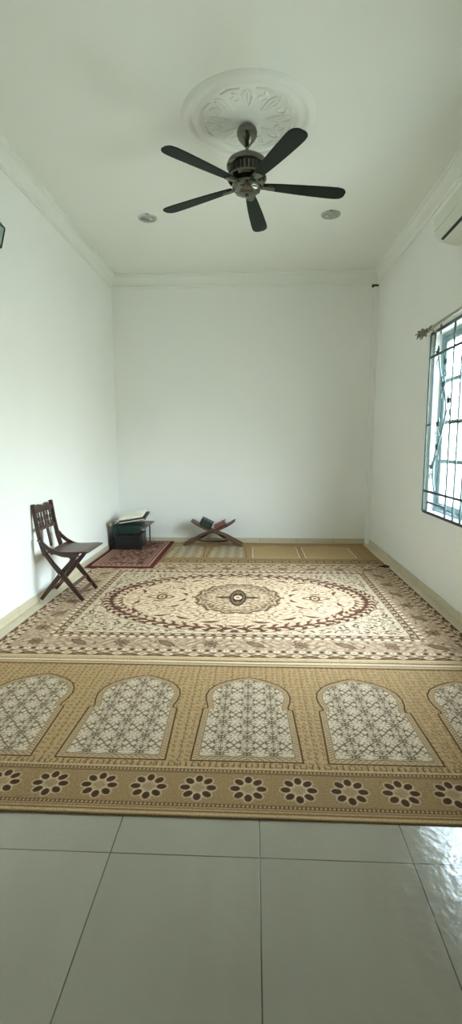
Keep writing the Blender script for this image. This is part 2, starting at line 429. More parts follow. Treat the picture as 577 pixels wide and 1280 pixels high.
def prayer(name, x0, x1, y0, y1, arches, foot, plain, dx, dy, pitch, roset, label, crop=0.):
    rg = Rug(x0, x1, y0+crop, y1, dx, dy); X = rg.X; v = rg.Y-y0; D = y1-y0; S = rg.soft
    rg.C[...] = lin(TAN)
    # diaper of little hooks on the field, fine columns
    cell = .034; cx = (X/cell) % 1; cy = (v/cell) % 1
    ix = np.floor(X/cell).astype(int); iy = np.floor(v/cell).astype(int); h = ((ix*7+iy*13+(ix*iy) % 5) % 4)
    k1 = np.where(h % 2 == 0, np.minimum(.1-abs(cx-.5), .34-abs(cy-.5)), np.minimum(.34-abs(cx-.5), .1-abs(cy-.5)))*cell
    k2 = np.where(h < 2, np.minimum(.22-abs(cx-.72), .09-abs(cy-.2)), np.minimum(.09-abs(cx-.25), .22-abs(cy-.75)))*cell
    rg.fill(S(np.maximum(k1, k2))*.7, (104, 82, 44))
    col = abs(((X-arches[0])/.101+.5) % 1-.5)*.101
    rg.fill(S(.0018-col)*.5, BRN)
    # lower and upper runs
    b0, b1, fr = .066, .246, .284
    rg.fill(S(fr-.004-v), TAN2); rg.fill(S(b1-v), TAND); rg.fill(S(b0-v), TAN)
    def beads(vc, w, inv=False):
        rg.fill(S(w/2-abs(v-vc)), (86, 64, 34)); bx = ((X/.0165+.5) % 1-.5)*.0165
        rg.fill(S(.0052-np.hypot(bx, (v-vc)))*.9, TAN2)
    beads(b1+.016, .018); beads(b0-.008, .018)
    for vc, w, c in ((b1+.002, .005, BRN), (fr-.004, .006, TAN2), (.040, .004, BRN), (.024, .006, (96, 72, 40)), (.012, .010, TAN2), (.002, .006, TAND)):
        rg.fill(S(w/2-abs(v-vc)), c)
    tick = abs((X/.026+.5) % 1-.5)*.026
    rg.fill(S(np.minimum(.003-tick, .013-abs(v-fr-.016)))*.8, BRN)
    # top run
    for vc, w, c in ((D-.075, .012, BRN), (D-.055, .022, TAN2), (D-.036, .006, BRN), (D-.018, .03, LGT), (D-.004, .006, TAND)):
        rg.fill(S(w/2-abs(v-vc)), c)
    # arches
    for n, ax in enumerate(arches):
        x = X-ax; u = v-foot
        if n in plain:
            hw = plain[n]; hh = np.interp(abs(x)/hw, [0, .08, .3, .55, .8, 1], [.76, .745, .70, .675, .67, .66])
            d = np.minimum(np.minimum(hw-abs(x), u), hh-u)
            rg.fill(S(d+.004), (126, 100, 60)); rg.fill(S(d-.006), LGT); rg.fill(S(d-.026), (120, 96, 58)); rg.fill(S(d-.032), (178, 156, 112))
            continue
        d = arch_in(x, u)
        rg.fill(S(d+.004), BRN); rg.fill(S(d-.0045), TAN2)
        tk = abs(((u+abs(x)*.6)/.018+.5) % 1-.5)*.018
        rg.fill(S(np.minimum(np.minimum(.0032-tk, d-.008), .027-d))*.75, BRN)
        rg.fill(S(d-.030), BRN); rg.fill(S(d-.0335), CRM)
        inn = S(d-.036)
        L_ = lattice(rg, x, u)
        rg.fill(S(.0027-L_)*inn, (84, 68, 40))
        vx = abs((x/.121+.5) % 1-.5)*.121
        rg.fill(S(.0022-vx)*inn*.95, (84, 66, 38))
        hz = abs((u/.064+.1) % 1-.5)*.064
        rg.fill(S(np.minimum(.0016-abs(hz-.006), .020-vx))*inn*.8, (110, 94, 62))
    # rosettes
    vc = (b0+b1)/2
    k0 = int(math.floor((x0-roset)/pitch)); k1_ = int(math.ceil((x1-roset)/pitch))
    for k in range(k0, k1_+1):
        rx = roset+k*pitch
        for q in range(8):
            a = q*math.pi/4; r = .052
            rg.stamp(ell(.0262, .0212), rx+r*math.cos(a), y0+vc+r*math.sin(a), a, .04, (200, 182, 144))
        for q in range(8):
            a = q*math.pi/4; r = .053
            rg.stamp(ell(.0215, .0162), rx+r*math.cos(a), y0+vc+r*math.sin(a), a, .04, (72, 52, 30))
        rg.stamp(dia(.034, .031), rx, y0+vc, 0, .05, (176, 156, 116)); rg.stamp(dia(.029, .026), rx, y0+vc, 0, .05, (152, 132, 96))
    o = rg.build(name, .008, M_rug)
    return tag(o, label, 'prayer carpet')
prayer('prayer_carpet', -1.79, 1.54, 1.653, 2.983, [-1.235-.605, -1.235, -.63, -.024, .58, 1.185], .326, {}, .0036, .0042, .2025, -.015,
       'long tan prayer carpet with latticed arches and large rosettes, next to the bare tiles')
prayer('prayer_carpet', -1.80, 1.525, 5.545, 6.835, [-1.48, -.86, -.33, .285, .955], .332, {3: .305, 4: .325}, .008, .009, .2025, -.015,
       'tan prayer carpet along the far wall under the folding book stand', .060)

# ---------------------------------------------------------------- big medallion carpet
def persian():
    cx0, cy0, hw, hh = -.135, 4.295, 1.665, 1.305
    rg = Rug(cx0-hw, cx0+hw, cy0-hh, cy0+hh, .0055, .0065); S = rg.soft
    hw += .047                                                                 # the long sides carry no selvage
    X, Y = rg.X-cx0, rg.Y-cy0; d = np.minimum(hw-abs(X), hh-abs(Y))           # distance from the edge
    # running coordinate along the border
    side = (hw-abs(X)) < (hh-abs(Y)); t = np.where(side, Y, X)
    BEI, PNK, DRK, GRY = (196, 178, 146), (198, 178, 146), (84, 64, 46), (126, 106, 80)
    rng = random.Random(4)
    rg.C[...] = lin((224, 206, 168))
    def band(a, b, c, op=1.): rg.fill(np.minimum(S(d-a), S(b-d))*op, c)
    def chain(mid, w, per, c, k=.33, ph=0.):
        """ovals running round the band"""
        u = ((t/per+ph) % 1-.5)*per
        rg.fill(S((1-np.sqrt((u/(per*k))**2+((d-mid)/w)**2))*w), c)
    def zig(mid, amp, per, w, c, op=1.):
        u = abs((t/per) % 1-.5)*2
        rg.fill(S(w/2-abs(d-mid-amp*(2*u-1))*.7)*op, c)
    # outer selvage
    band(0, .05, (206, 186, 142)); band(.018, .023, (140, 116, 76)); band(.044, .05, (120, 94, 60))
    # outer guard
    band(.05, .118, DRK); zig(.084, .026, .17, .010, (190, 168, 130)); zig(.084, -.026, .17, .007, (160, 134, 98)); chain(.080, .021, .17, (216, 200, 166), .20); chain(.080, .008, .17, (150, 120, 88), .10); chain(.098, .012, .17, (206, 188, 152), .12, .5)
    band(.112, .118, (226, 212, 180)); band(.118, .168, (170, 148, 116)); chain(.143, .018, .085, (228, 214, 184), .26); chain(.143, .017, .085, (84, 64, 46), .18, .5); chain(.143, .007, .085, (120, 94, 68), .10)
    band(.164, .170, DRK, .8)
    # main border
    band(.170, .345, PNK)
    # inner guards
    band(.345, .350, DRK, .8); band(.350, .388, (184, 164, 130)); chain(.369, .015, .070, (228, 214, 184), .28); chain(.369, .013, .070, (92, 70, 50), .16, .5)
    band(.388, .452, DRK); zig(.420, .024, .15, .009, (180, 156, 118)); zig(.420, -.024, .15, .007, (150, 124, 90)); chain(.420, .018, .075, (210, 194, 160), .26); chain(.42, .007, .075, (140, 108, 78), .12)
    band(.447, .455, (226, 212, 180))
    # border flowers: palmettes and leaves all round, with small scrolls
    def both(fn, x, y, r, rad, c, op=1.):
        rg.stamp(fn, cx0+x, cy0+y, r, rad, c, op)
    mid = .257
    def run(L, place):
        n = int(round(2*L/.31)); p = 2*L/n
        for i in range(n):
            s_ = -L+(i+.5)*p
            for sgn in (-1, 1):
                x, y, r = place(s_, sgn)
                if i % 2 == 0:
                    both(flo(.060, 8, .16), x, y, r, .08, (96, 78, 60)); both(flo(.044, 8, .2), x, y, r, .07, (150, 128, 100)); both(ell(.02, .014), x, y, r, .05, (84, 64, 50))
                else:
                    rr = r+sgn*.6
                    both(leaf(.085, .034), x, y, rr, .1, (92, 74, 56)); both(leaf(.062, .018), x, y, rr, .08, (162, 140, 110)); both(leaf(.06, .004), x, y, rr, .08, DRK)
                for q in range(7):
                    e = (q-3)*p/7+p/2*.98; o = (-.055, .05, -.02, .06, -.05, .02, .055)[q]
                    xx, yy, r2 = place(s_+e, sgn); ox, oy = (x-xx, y-yy)
                    nx_, ny_ = (0, 1) if abs(place(0, sgn)[1]) > abs(place(0, sgn)[0]) else (1, 0)
                    fx, fy = xx+nx_*o, yy+ny_*o
                    k = rng.random()
                    if k < .5: both(flo(.017, 5, .25), fx, fy, r2, .03, (112, 88, 66)); both(ell(.006, .006), fx, fy, 0, .02, (226, 210, 178))
                    else: both(cres(.03, .008, .012), fx, fy, rng.uniform(0, 6.3), .05, (108, 84, 64))
    run(hw-.16, lambda s_, g_: (s_, g_*(hh-mid), 0))
    run(hh-.36, lambda s_, g_: (g_*(hw-mid), s_, math.pi/2))
    def arab(mask, k, c1, op):
        ax, ay = abs(X)*k, abs(Y)*k
        f_ = np.sin(ax+1.7*np.sin(ay*.63+.4))+np.sin(ay*1.07+1.7*np.sin(ax*.59+1.1))+.6*np.sin((ax+ay)*.83)
        gyy, gxx = np.gradient(f_, rg.ys, rg.xs); gm = np.hypot(gxx, gyy)+4
        for lv, w_ in ((-.9, .006), (0., .005), (.85, .006)):
            rg.fill(mask*S(w_/2*1.6-abs(f_-lv)/gm)*op, c1)
    arab(np.minimum(S(d-.172), S(.343-d)), 52, (126, 104, 76), .6)
    wv = .257+.05*np.sin(t/.31*2*math.pi)
    rg.fill(S(.0035-abs(d-wv)*.8)*.7*np.minimum(S(d-.175), S(.34-d)), (120, 96, 72))
    # field
    FX, FY = hw-.455, hh-.455
    fin = S(d-.455)
    a_, b_ = FX*.985, FY*.985
    th = np.arctan2(Y/b_, X/a_); rr = np.sqrt((X/a_)**2+(Y/b_)**2)
    lob = 1-.022*abs(np.cos(th*15))
    oval = (lob-rr)*min(a_, b_)
    SP = (200, 185, 152)
    rg.fill(fin*S(-oval), SP)
    rg.fill(fin*S(oval), (224, 206, 170))
    arab(fin*S(-oval), 46, (116, 98, 70), .65); arab(fin*S(-oval), 75, (226, 212, 180), .7)
    arab(fin*S(oval-.01), 44, (164, 138, 102), .60)
    # spandrel filigree
    def four(fn, x, y, r, rad, c, op=1.):
        for sx in (-1, 1):
            for sy in (-1, 1):
                rot = r if sx*sy > 0 else -r
                if sx < 0: rot = rot+math.pi if sx*sy > 0 else math.pi-(-rot)-0 if False else rot+math.pi
                # mirror the motif by mirroring its local frame
                rg.stamp((lambda xx, yy, f=fn, m=(1 if sx*sy > 0 else -1): f(xx, yy*m)), cx0+sx*x, cy0+sy*y, rot, rad, c, op)
    r2 = random.Random(11)
    pts = []
    def free(x, y, m):
        for (u, v_, k) in pts:
            if (u-x)**2+(v_-y)**2 < (k+m)**2: return False
        pts.append((x, y, m)); return True
    for _ in range(5200):
        x, y = r2.uniform(.02, FX-.03), r2.uniform(.02, FY-.03)
        rv = math.hypot(x/a_, y/b_)
        if rv < 1.03: continue
        m = .021
        if not free(x, y, m): continue
        k = r2.random()
        if k < .35: four(flo(.021, 5, .25), x, y, r2.uniform(0, 6), .04, (112, 94, 66)); four(ell(.008, .008), x, y, 0, .02, (214, 200, 166))
        elif k < .7: four(cres(.034, .008, .014), x, y, r2.uniform(0, 6), .05, (104, 84, 58))
        else: four(leaf(.03, .011), x, y, r2.uniform(0, 6), .05, (96, 76, 54))
    # garland of dark leaves just inside the oval
    ng = 17
    for i in range(ng):
        a = (i+.5)/ng*math.pi/2
        tg = math.atan2(b_*math.cos(a), -a_*math.sin(a))
        rg_ = r2.uniform(-.25, .25)
        for off, da, fn, tw, c in ((.945, 0, cres(.066, .023, .034), .55+rg_, (92, 58, 44)), (.965, .05, leaf(.04, .016), -.5, (84, 60, 44)), (.865, .02, cres(.048, .015, .022), -.7+rg_, (104, 74, 54)), (.90, -.03, leaf(.03, .013), 1.2, (100, 70, 50))):
            four(fn, a_*off*math.cos(a+da), b_*off*math.sin(a+da), tg+tw, .12, c)
        x, y = a_*.905*math.cos(a+.05), b_*.905*math.sin(a+.05)
        four(flo(.026, 5, .25), x, y, a, .04, (120, 92, 66)); four(ell(.011, .011), x, y, 0, .02, (236, 220, 184))
    rg.fill(fin*S(.006-abs(oval))*.9, (108, 84, 60))
    # centre medallion
    ma, mb = .405, .425
    mt = np.arctan2(Y/mb, X/ma); mr = np.sqrt((X/ma)**2+(Y/mb)**2)
    ml = 1-.085*abs(np.sin(mt*7))-.03*np.cos(mt*2)
    md = (ml-mr)*ma
    rg.fill(S(md)*.55, (214, 194, 156)); arab(S(md-.02), 62, (124, 102, 72), .75)
    rg.fill(S(.013-abs(md-.004)), (104, 82, 58)); rg.fill(S(.006-abs(md-.045))*.9, (110, 88, 62))
    for i in range(34):
        a = i/34*2*math.pi
        k = 1-.085*abs(math.sin(a*7))-.03*math.cos(a*2)
        rg.stamp(cres(.030, .012, .012), cx0+ma*(k+.055)*math.cos(a), cy0+mb*(k+.055)*math.sin(a), a+1.57, .05, (120, 92, 68))
        rg.stamp(flo(.021, 5, .25), cx0+ma*(k-.16)*math.cos(a+.1), cy0+mb*(k-.16)*math.sin(a+.1), a, .03, (112, 90, 64))
    for sx in (-1, 1):
        for sy in (-1, 1):
            for (x, y, r, f, c) in ((.16, .19, .5, leaf(.075, .028), (134, 112, 82)), (.16, .19, .5, leaf(.05, .014), (216, 198, 160)), (.26, .12, -.3, cres(.05, .009, .02), (124, 100, 72)),
                                    (.09, .27, .1, cres(.05, .009, .02), (124, 100, 72)), (.22, .26, 0, flo(.026, 6, .25), (128, 104, 76)), (.29, .21, 0, flo(.02, 5, .25), (140, 112, 80))):
                rg.stamp(f, cx0+sx*x, cy0+sy*y, r*sx*sy, .1, c)
    # core: dark upright lens, spear arms to both sides, pale heart
    rg.stamp(leaf(.215, .044), cx0, cy0, 0, .23, (62, 50, 38)); rg.stamp(leaf(.15, .010), cx0, cy0, 0, .2, (150, 122, 88))
    rg.stamp(ell(.074, .235), cx0, cy0, 0, .25, (62, 50, 38)); rg.stamp(ringf(.054, .175, .009), cx0, cy0, 0, .24, (140, 118, 88))
    rg.stamp(ell(.036, .062), cx0, cy0, 0, .24, (226, 208, 168)); rg.stamp(ell(.016, .03), cx0, cy0, 0, .24, (150, 120, 84))
    for q in (-1, 1): rg.stamp(flo(.022, 6, .25), cx0, cy0+q*.13, 0, .05, (150, 126, 92))
    # palmettes to the left and right of the medallion
    for sx in (-1, 1):
        x = cx0+sx*.70
        rg.stamp(leaf(.135, .062), x, cy0, 0, .2, (104, 82, 58)); rg.stamp(leaf(.105, .043), x, cy0, 0, .2, (220, 202, 162))
        rg.stamp(ell(.050, .085), x-sx*.01, cy0, 0, .2, (98, 74, 52)); rg.stamp(ell(.030, .052), x-sx*.01, cy0, 0, .2, (206, 184, 144)); rg.stamp(ell(.013, .022), x-sx*.01, cy0, 0, .2, (90, 66, 48))
        for sy in (-1, 1): rg.stamp(cres(.06, .014, .03*sy), x, cy0+sy*.085, 0, .1, (122, 88, 64))
    # scattered curved leaves and small flowers in the cream field
    pts.clear()
    for (x, y, r, l, w_, c) in ((.20, .60, .15, .085, .020, .025), (.42, .52, -.5, .075, .018, .025), (.62, .47, .3, .07, .018, .02), (.84, .36, -.9, .075, .018, .02), (.55, .24, .6, .065, .016, .02),
                                (.90, .16, 1.2, .065, .016, .02), (.30, .72, -.2, .06, .016, .02), (.10, .76, 1.0, .06, .02, .02), (.98, .30, -.6, .06, .016, .02), (.50, .08, 1.0, .05, .018, .02), (.72, .62, -.3, .06, .015, .02)):
        four(cres(l, w_, c), x, y, r, .12, (100, 62, 46)); pts.append((x, y, .06))
    for _ in range(5200):
        x, y = r2.uniform(.02, FX), r2.uniform(.02, FY)
        if math.hypot(x/a_, y/b_) > .82 or math.hypot(x/ma, y/mb) < 1.12 or (abs(x-.7) < .15 and y < .12): continue
        if not free(x, y, .024): continue
        k = r2.random()
        if k < .4: four(flo(.020, 5, .25), x, y, r2.uniform(0, 6), .04, (142, 112, 82)); four(ell(.008, .008), x, y, 0, .02, (240, 226, 192))
        elif k < .75: four(cres(.034, .007, .014), x, y, r2.uniform(0, 6), .05, (130, 100, 74))
        else: four(leaf(.026, .009), x, y, r2.uniform(0, 6), .04, (112, 82, 60))
    o = rg.build('medallion_carpet', .010, M_rug, 0, .0012, 3)
    return tag(o, 'large cream and brown medallion carpet filling the middle of the floor', 'carpet')
persian()

# ---------------------------------------------------------------- small red rug in the corner
def red_rug():
    x0, x1, y0, y1 = -1.885, -1.120, 5.315, 6.835
    rg = Rug(x0, x1, y0, y1, .007, .008); S = rg.soft
    cx, cy = (x0+x1)/2, (y0+y1)/2; X, Y = rg.X-cx, rg.Y-cy; hw, hh = (x1-x0)/2, (y1-y0)/2
    d = np.minimum(hw-abs(X), hh-abs(Y)); side = (hw-abs(X)) < (hh-abs(Y)); t = np.where(side, Y, X)
    rg.C[...] = lin((112, 88, 74))
    rg.fill(S(.052-d), (90, 40, 35)); rg.fill(np.minimum(S(d-.052), S(.075-d)), (176, 150, 132)); rg.fill(np.minimum(S(d-.075), S(.135-d)), (100, 68, 58))
    u = ((t/.06) % 1-.5)*.06
    rg.fill(S((1-np.sqrt((u/.02)**2+((d-.105)/.02)**2))*.02), (168, 138, 118)); rg.fill(np.minimum(S(d-.135), S(.145-d)), (160, 132, 114))
    r_ = random.Random(5)
    for _ in range(520):
        x, y = r_.uniform(-hw+.16, hw-.16), r_.uniform(-hh+.16, hh-.16)
        f = r_.choice([cres(.045, .010, .02), flo(.026, 6, .25), leaf(.04, .014)])
        rg.stamp(f, cx+x, cy+y, r_.uniform(0, 6.3), .06, r_.choice([(74, 44, 40), (160, 130, 112), (92, 52, 46), (150, 112, 96)]))
    o = rg.build('rug', .010, M_rug, .0125, .001, 7)
    return tag(o, 'small dark red bordered rug in the left corner beneath the low black table', 'rug')
red_rug()
# ------------------------------------------------------------------ object materials
M_wood = wood('dark_chair_wood', (64, 38, 28), .38, (6, 6, 6))
M_seat = wood('chair_seat_wood', (76, 47, 35), .34, (4, 26, 26))
M_walnut = wood('stand_wood', (92, 64, 46), .45, (5, 30, 30))
M_blade = mat('dark_green_black_blade', (10, 21, 16), .5, 0, .12, 5, spec=.22)
M_nickel = mat('dark_brushed_nickel', (108, 108, 100), .24, 1, .05, 10)
M_black = mat('black_plastic', (20, 21, 22), .4, 0, .1, 10)
M_vent = mat('fan_vent_black', (24, 22, 20), .5, .2, .05, 10)
M_chrome = mat('chrome', (200, 200, 196), .12, 1, .02, 10)
M_lens = mat('frosted_lamp_glass', (196, 200, 192), .15, 0, .02, 10)
M_bulb = mat('lamp_capsule', (238, 240, 234), .1, 0, .01, 10, coat=1)
M_acw = mat('air_conditioner_white', (222, 226, 214), .4, 0, .01, 6)
M_steel = mat('rod_steel', (176, 170, 158), .25, 1, .05, 12)
M_bronze = mat('finial_antique_silver', (120, 112, 96), .35, .9, .2, 30)
M_lamp = mat('lantern_dark_metal', (40, 48, 46), .45, .5, .1, 15)
M_lampg = mat('lantern_frosted_pane', (150, 168, 164), .25, 0, .05, 8)
M_topb = wood('table_top_wood', (104, 88, 76), .5, (24, 4, 24))
M_bmetal = mat('black_metal_leg', (26, 27, 28), .45, .4, .05, 10)
M_green = mat('dark_green_cloth', (16, 48, 42), .8, 0, .25, 9, .3, 40)
M_white = mat('white_padded_cloth', (236, 234, 222), .8, 0, .03, 6, .15, 30)
M_blue = mat('dark_blue_grey_cover', (34, 48, 54), .5, 0, .1, 10)
M_beige = mat('beige_cloth', (176, 166, 148), .9, 0, .08, 12, .2, 40)
M_teal = mat('dark_teal_book_cover', (18, 48, 50), .45, 0, .12, 14)
M_red = mat('faded_red_book_cover', (120, 66, 60), .5, 0, .1, 14)
M_page = mat('book_pages', (214, 206, 184), .8, 0, .05, 120, 0, 60, (1, 1, 8))
M_goldl = mat('gold_tooling', (180, 150, 84), .35, .8, .05, 20)

# ------------------------------------------------------------------ ceiling rose and fan
FXc, FYc = -.055, 3.80
ro = (-.045, 3.755)
rs = MB()
prof_r = [(.0, -.016), (.075, -.016), (.085, -.011), (.105, -.008), (.12, -.004), (.33, -.004), (.338, -.011), (.352, -.013), (.366, -.010), (.372, -.005),
          (.395, -.005), (.402, -.014), (.42, -.018), (.44, -.014), (.452, -.007), (.462, -.003), (.466, 0)]
rs.lathe(prof_r, (ro[0], ro[1], ZC), 72)
for k in range(8):                                        # acanthus scrolls and petals in relief
    a = k*math.pi/4
    def P(r, t, z): return (ro[0]+r*math.cos(a+t), ro[1]+r*math.sin(a+t), ZC+z*.35)
    rs.tube([P(.13, 0, -.012), P(.18, .10, -.018), P(.24, .14, -.02), P(.29, .06, -.018), P(.305, -.03, -.014)], [.007, .010, .012, .009, .004], 8)
    rs.tube([P(.13, 0, -.012), P(.18, -.10, -.018), P(.24, -.14, -.02), P(.29, -.06, -.018)], [.007, .010, .012, .008], 8)
    rs.tube([P(.15, 0, -.012), P(.22, 0, -.02), P(.27, 0, -.012)], [.004, .012, .004], 8)
    b_ = math.pi/8
    sp = [P(.235+.045*(1-q/16)*math.cos(q*.55), b_+.19*(1-q/16)*math.sin(q*.55), -.014) for q in range(14)]
    rs.tube(sp, [.010-.0004*q for q in range(14)], 6)
    rs.tube([P(.31, b_-.22, -.012), P(.322, b_, -.018), P(.31, b_+.22, -.012)], [.006, .011, .006], 6)
o = rs.build('ceiling_rose', M_plaster, None, 50, at=(ro[0], ro[1], ZC))
tag(o, 'round white plaster ceiling rose in relief around the fan mount', 'ceiling rose')

fan = empty('ceiling_fan', (FXc, FYc, ZC-.03), 'five blade ceiling fan with dark blades and nickel motor under the plaster rose', 'ceiling fan')
c = (FXc, FYc, 0)
MB().lathe([(.0, ZC-.026), (.052, ZC-.026), (.066, ZC-.040), (.073, ZC-.062), (.070, ZC-.086), (.056, ZC-.112), (.036, ZC-.134), (.022, ZC-.150), (.015, ZC-.156), (0, ZC-.156)], c, 36).build('canopy', M_nickel, fan, 40)
MB().lathe([(0, ZC-.15), (.0115, ZC-.15), (.0115, 3.415), (0, 3.415)], c, 16).build('down_rod', M_nickel, fan, 40)
mo = MB().lathe([(0, 3.430), (.026, 3.430), (.034, 3.420), (.06, 3.412), (.105, 3.398), (.134, 3.378), (.145, 3.356), (.145, 3.342), (.138, 3.338), (.128, 3.334), (.128, 3.276), (.138, 3.272), (.140, 3.258), (.128, 3.246), (0, 3.246)], c, 48).build('motor_housing', M_nickel, fan, 35)
vb = MB()
for k in range(28):
    a = k*2*math.pi/28; Mx = Matrix.Translation((FXc, FYc, 0)) @ Matrix.Rotation(a, 4, 'Z')
    vb.box((.127, -.0105, 3.280), (.1315, .0105, 3.331), Mx)
vb.build('vent', M_vent, mo)
cup = MB().lathe([(0, 3.250), (.088, 3.250), (.100, 3.236), (.106, 3.222), (.104, 3.206), (.094, 3.186), (.076, 3.170), (.05, 3.160), (.018, 3.157), (0, 3.157)], c, 40).build('switch_housing', M_nickel, fan, 40)
MB().lathe([(0, 3.1585), (.013, 3.1585), (.013, 3.1530), (0, 3.1530)], c, 16).build('cap', M_vent, cup)
for k in range(6):
    a = k*math.pi/3+.2
    MB().tube([(FXc+.090*math.cos(a+t), FYc+.090*math.sin(a+t), 3.184) for t in (-.2, -.1, 0, .1, .2)], .005, 6).build('slot', M_vent, cup)
out = []                                                   # blade outline (r, half width front/back)
for r, wf, wb in ((.115, .030, .030), (.16, .036, .036), (.25, .046, .044), (.36, .055, .050), (.48, .062, .056), (.60, .067, .060), (.66, .067, .060), (.695, .061, .052), (.715, .047, .036), (.725, .025, .016)):
    out.append((r, wf, wb))
poly = [(r, wf) for r, wf, wb in out]+[(r, -wb) for r, wf, wb in reversed(out)]
for k in range(5):
    a = R(9+72*k)
    Mx = Matrix.Translation((FXc, FYc, 3.222)) @ Matrix.Rotation(a, 4, 'Z') @ Matrix.Rotation(R(1.6), 4, 'Y') @ Matrix.Rotation(R(-7), 4, 'X')
    b = MB(); n = len(poly)
    b.add([Mx @ Vector((p[0], p[1], .004)) for p in poly]+[Mx @ Vector((p[0], p[1], -.004)) for p in poly], [tuple(range(n)), tuple(reversed(range(n, 2*n)))]+[(i, i+n, (i+1) % n+n, (i+1) % n) for i in range(n)])
    bl = b.build('blade', M_blade, fan, False, .003)
    h = MB(); h.box((.075, -.018, -.013), (.20, .018, -.004), Mx); h.box((.15, -.030, -.009), (.19, .030, -.004), Mx)
    for q in (-.018, .018): h.lathe([(0, -.014), (.006, -.013), (.006, -.008)], (.172, q, 0), 8) if False else None
    h.build('blade_bracket', M_nickel, bl, False, .002)

# ------------------------------------------------------------------ downlights
def downlight(x, y, label):
    d = empty('downlight', (x, y, ZC), label, 'ceiling light', 'recessed downlights in the ceiling')
    MB().lathe([(.062, ZC-.001), (.066, ZC-.010), (.080, ZC-.013), (.092, ZC-.009), (.096, ZC-.0005)], (x, y, 0), 40).build('trim_ring', M_chrome, d, 40)
    MB().lathe([(0, ZC-.0015), (.03, ZC-.0020), (.05, ZC-.0045), (.066, ZC-.0085)], (x, y, 0), 40).build('reflector', M_lens, d, True)
    s_ = -1 if x > 0 else 1
    MB().tube([(x+s_*.018, y, ZC-.012), (x+s_*.026, y, ZC-.016), (x+s_*.050, y, ZC-.016), (x+s_*.056, y, ZC-.014)], [.004, .010, .010, .004], 10).build('bulb', M_bulb, d, True)
downlight(-1.066, 5.205, 'round recessed downlight in the ceiling left of the fan')
downlight(.750, 5.226, 'round recessed downlight in the ceiling right of the fan, towards the air conditioner')

# ------------------------------------------------------------------ air conditioner
ac = empty('air_conditioner', (XR, 3.83, 2.95), 'white split air conditioner high on the right wall above the window', 'air conditioner')
ay0, ay1 = 3.42, 4.24
body = [(0, 3.160), (-.188, 3.160), (-.196, 3.150), (-.196, 3.050), (-.188, 3.018), (-.166, 2.990), (-.150, 2.981), (-.118, 2.972), (-.060, 2.952), (0, 2.944)]
MB().prism(body, ay1-ay0, Vector((XR, ay0, 0)), Vector((1, 0, 0)), Vector((0, 0, 1)), Vector((0, 1, 0))).build('casing', M_acw, ac, 25, .004)
MB().prism([(-.196, 3.052), (-.196, 3.162), (-.203, 3.158), (-.205, 3.060), (-.202, 3.050)], ay1-ay0-.006, Vector((XR, ay0+.003, 0)), Vector((1, 0, 0)), Vector((0, 0, 1)), Vector((0, 1, 0))).build('front_panel', M_acw, ac, 25, .002)
MB().prism([(-.160, 2.9855), (-.149, 2.9795), (-.108, 2.967), (-.108, 2.973), (-.149, 2.986)], ay1-ay0-.09, Vector((XR, ay0+.045, 0)), Vector((1, 0, 0)), Vector((0, 0, 1)), Vector((0, 1, 0))).build('air_outlet', M_black, ac)
MB().prism([(-.142, 2.971), (-.080, 2.949), (-.079, 2.953), (-.141, 2.975)], ay1-ay0-.10, Vector((XR, ay0+.05, 0)), Vector((1, 0, 0)), Vector((0, 0, 1)), Vector((0, 1, 0))).build('louver', M_acw, ac, False, .001)

# ------------------------------------------------------------------ curtain rod
RX, RZ = XR-.085, 2.386
cr = empty('curtain_rod', (XR, 3.8, RZ), 'silver curtain rod with a leafy scroll finial above the window', 'curtain rod')
MB().tube([(RX, 2.75, RZ), (RX, 4.60, RZ)], .0125, 14).build('rod', M_steel, cr, 40)
for y in (4.52, 2.86):
    b = MB(); b.box((XR-.006, y-.016, RZ-.055), (XR, y+.016, RZ+.03)); b.tube([(XR-.004, y, RZ-.03), (XR-.05, y, RZ-.032), (RX, y, RZ-.016)], .006, 8)
    b.tube([(RX, y-.010, RZ), (RX, y+.010, RZ)], .019, 14); b.build('bracket', M_bronze, cr, 40)
def finial(y, s_):
    fb = MB()
    fb.lathe([(0, 0), (.016, .0), (.020, .010), (.020, .030), (.012, .040), (.018, .052), (.010, .062), (.007, .07), (0, .07)], (RX, y, RZ), 14, Matrix.Rotation(-s_*math.pi/2, 4, 'X'))
    for k in range(6):
        a = k*math.pi/3
        def Q(l, r, t=0): return (RX+r*math.cos(a+t), y+s_*l, RZ+r*math.sin(a+t))
        fb.tube([Q(.06, .006), Q(.10, .022, .2), Q(.15, .030, .5), Q(.20, .026, .8), Q(.235, .015, 1.0), Q(.245, .006, 1.1)], [.006, .008, .008, .008, .006, .003], 6)
        fb.tube([Q(.13, .027, .4), Q(.145, .040, .5), Q(.165, .045, .55), Q(.178, .037, .6), Q(.172, .031, .6)], [.005, .005, .005, .004, .003], 6)
        fb.tube([Q(.20, .026, .8), Q(.215, .036, .85), Q(.24, .038, .9), Q(.248, .030, .9)], [.005, .005, .004, .003], 6)
    fb.tube([(RX, y+s_*.06, RZ), (RX, y+s_*.26, RZ)], [.006, .004], 8); fb.lathe([(0, -.014), (.010, -.010), (.014, 0), (.010, .010), (0, .014)], (RX, y+s_*.268, RZ), 12)
    fb.build('finial', M_bronze, cr, 50)
finial(4.60, 1); finial(2.75, -1)

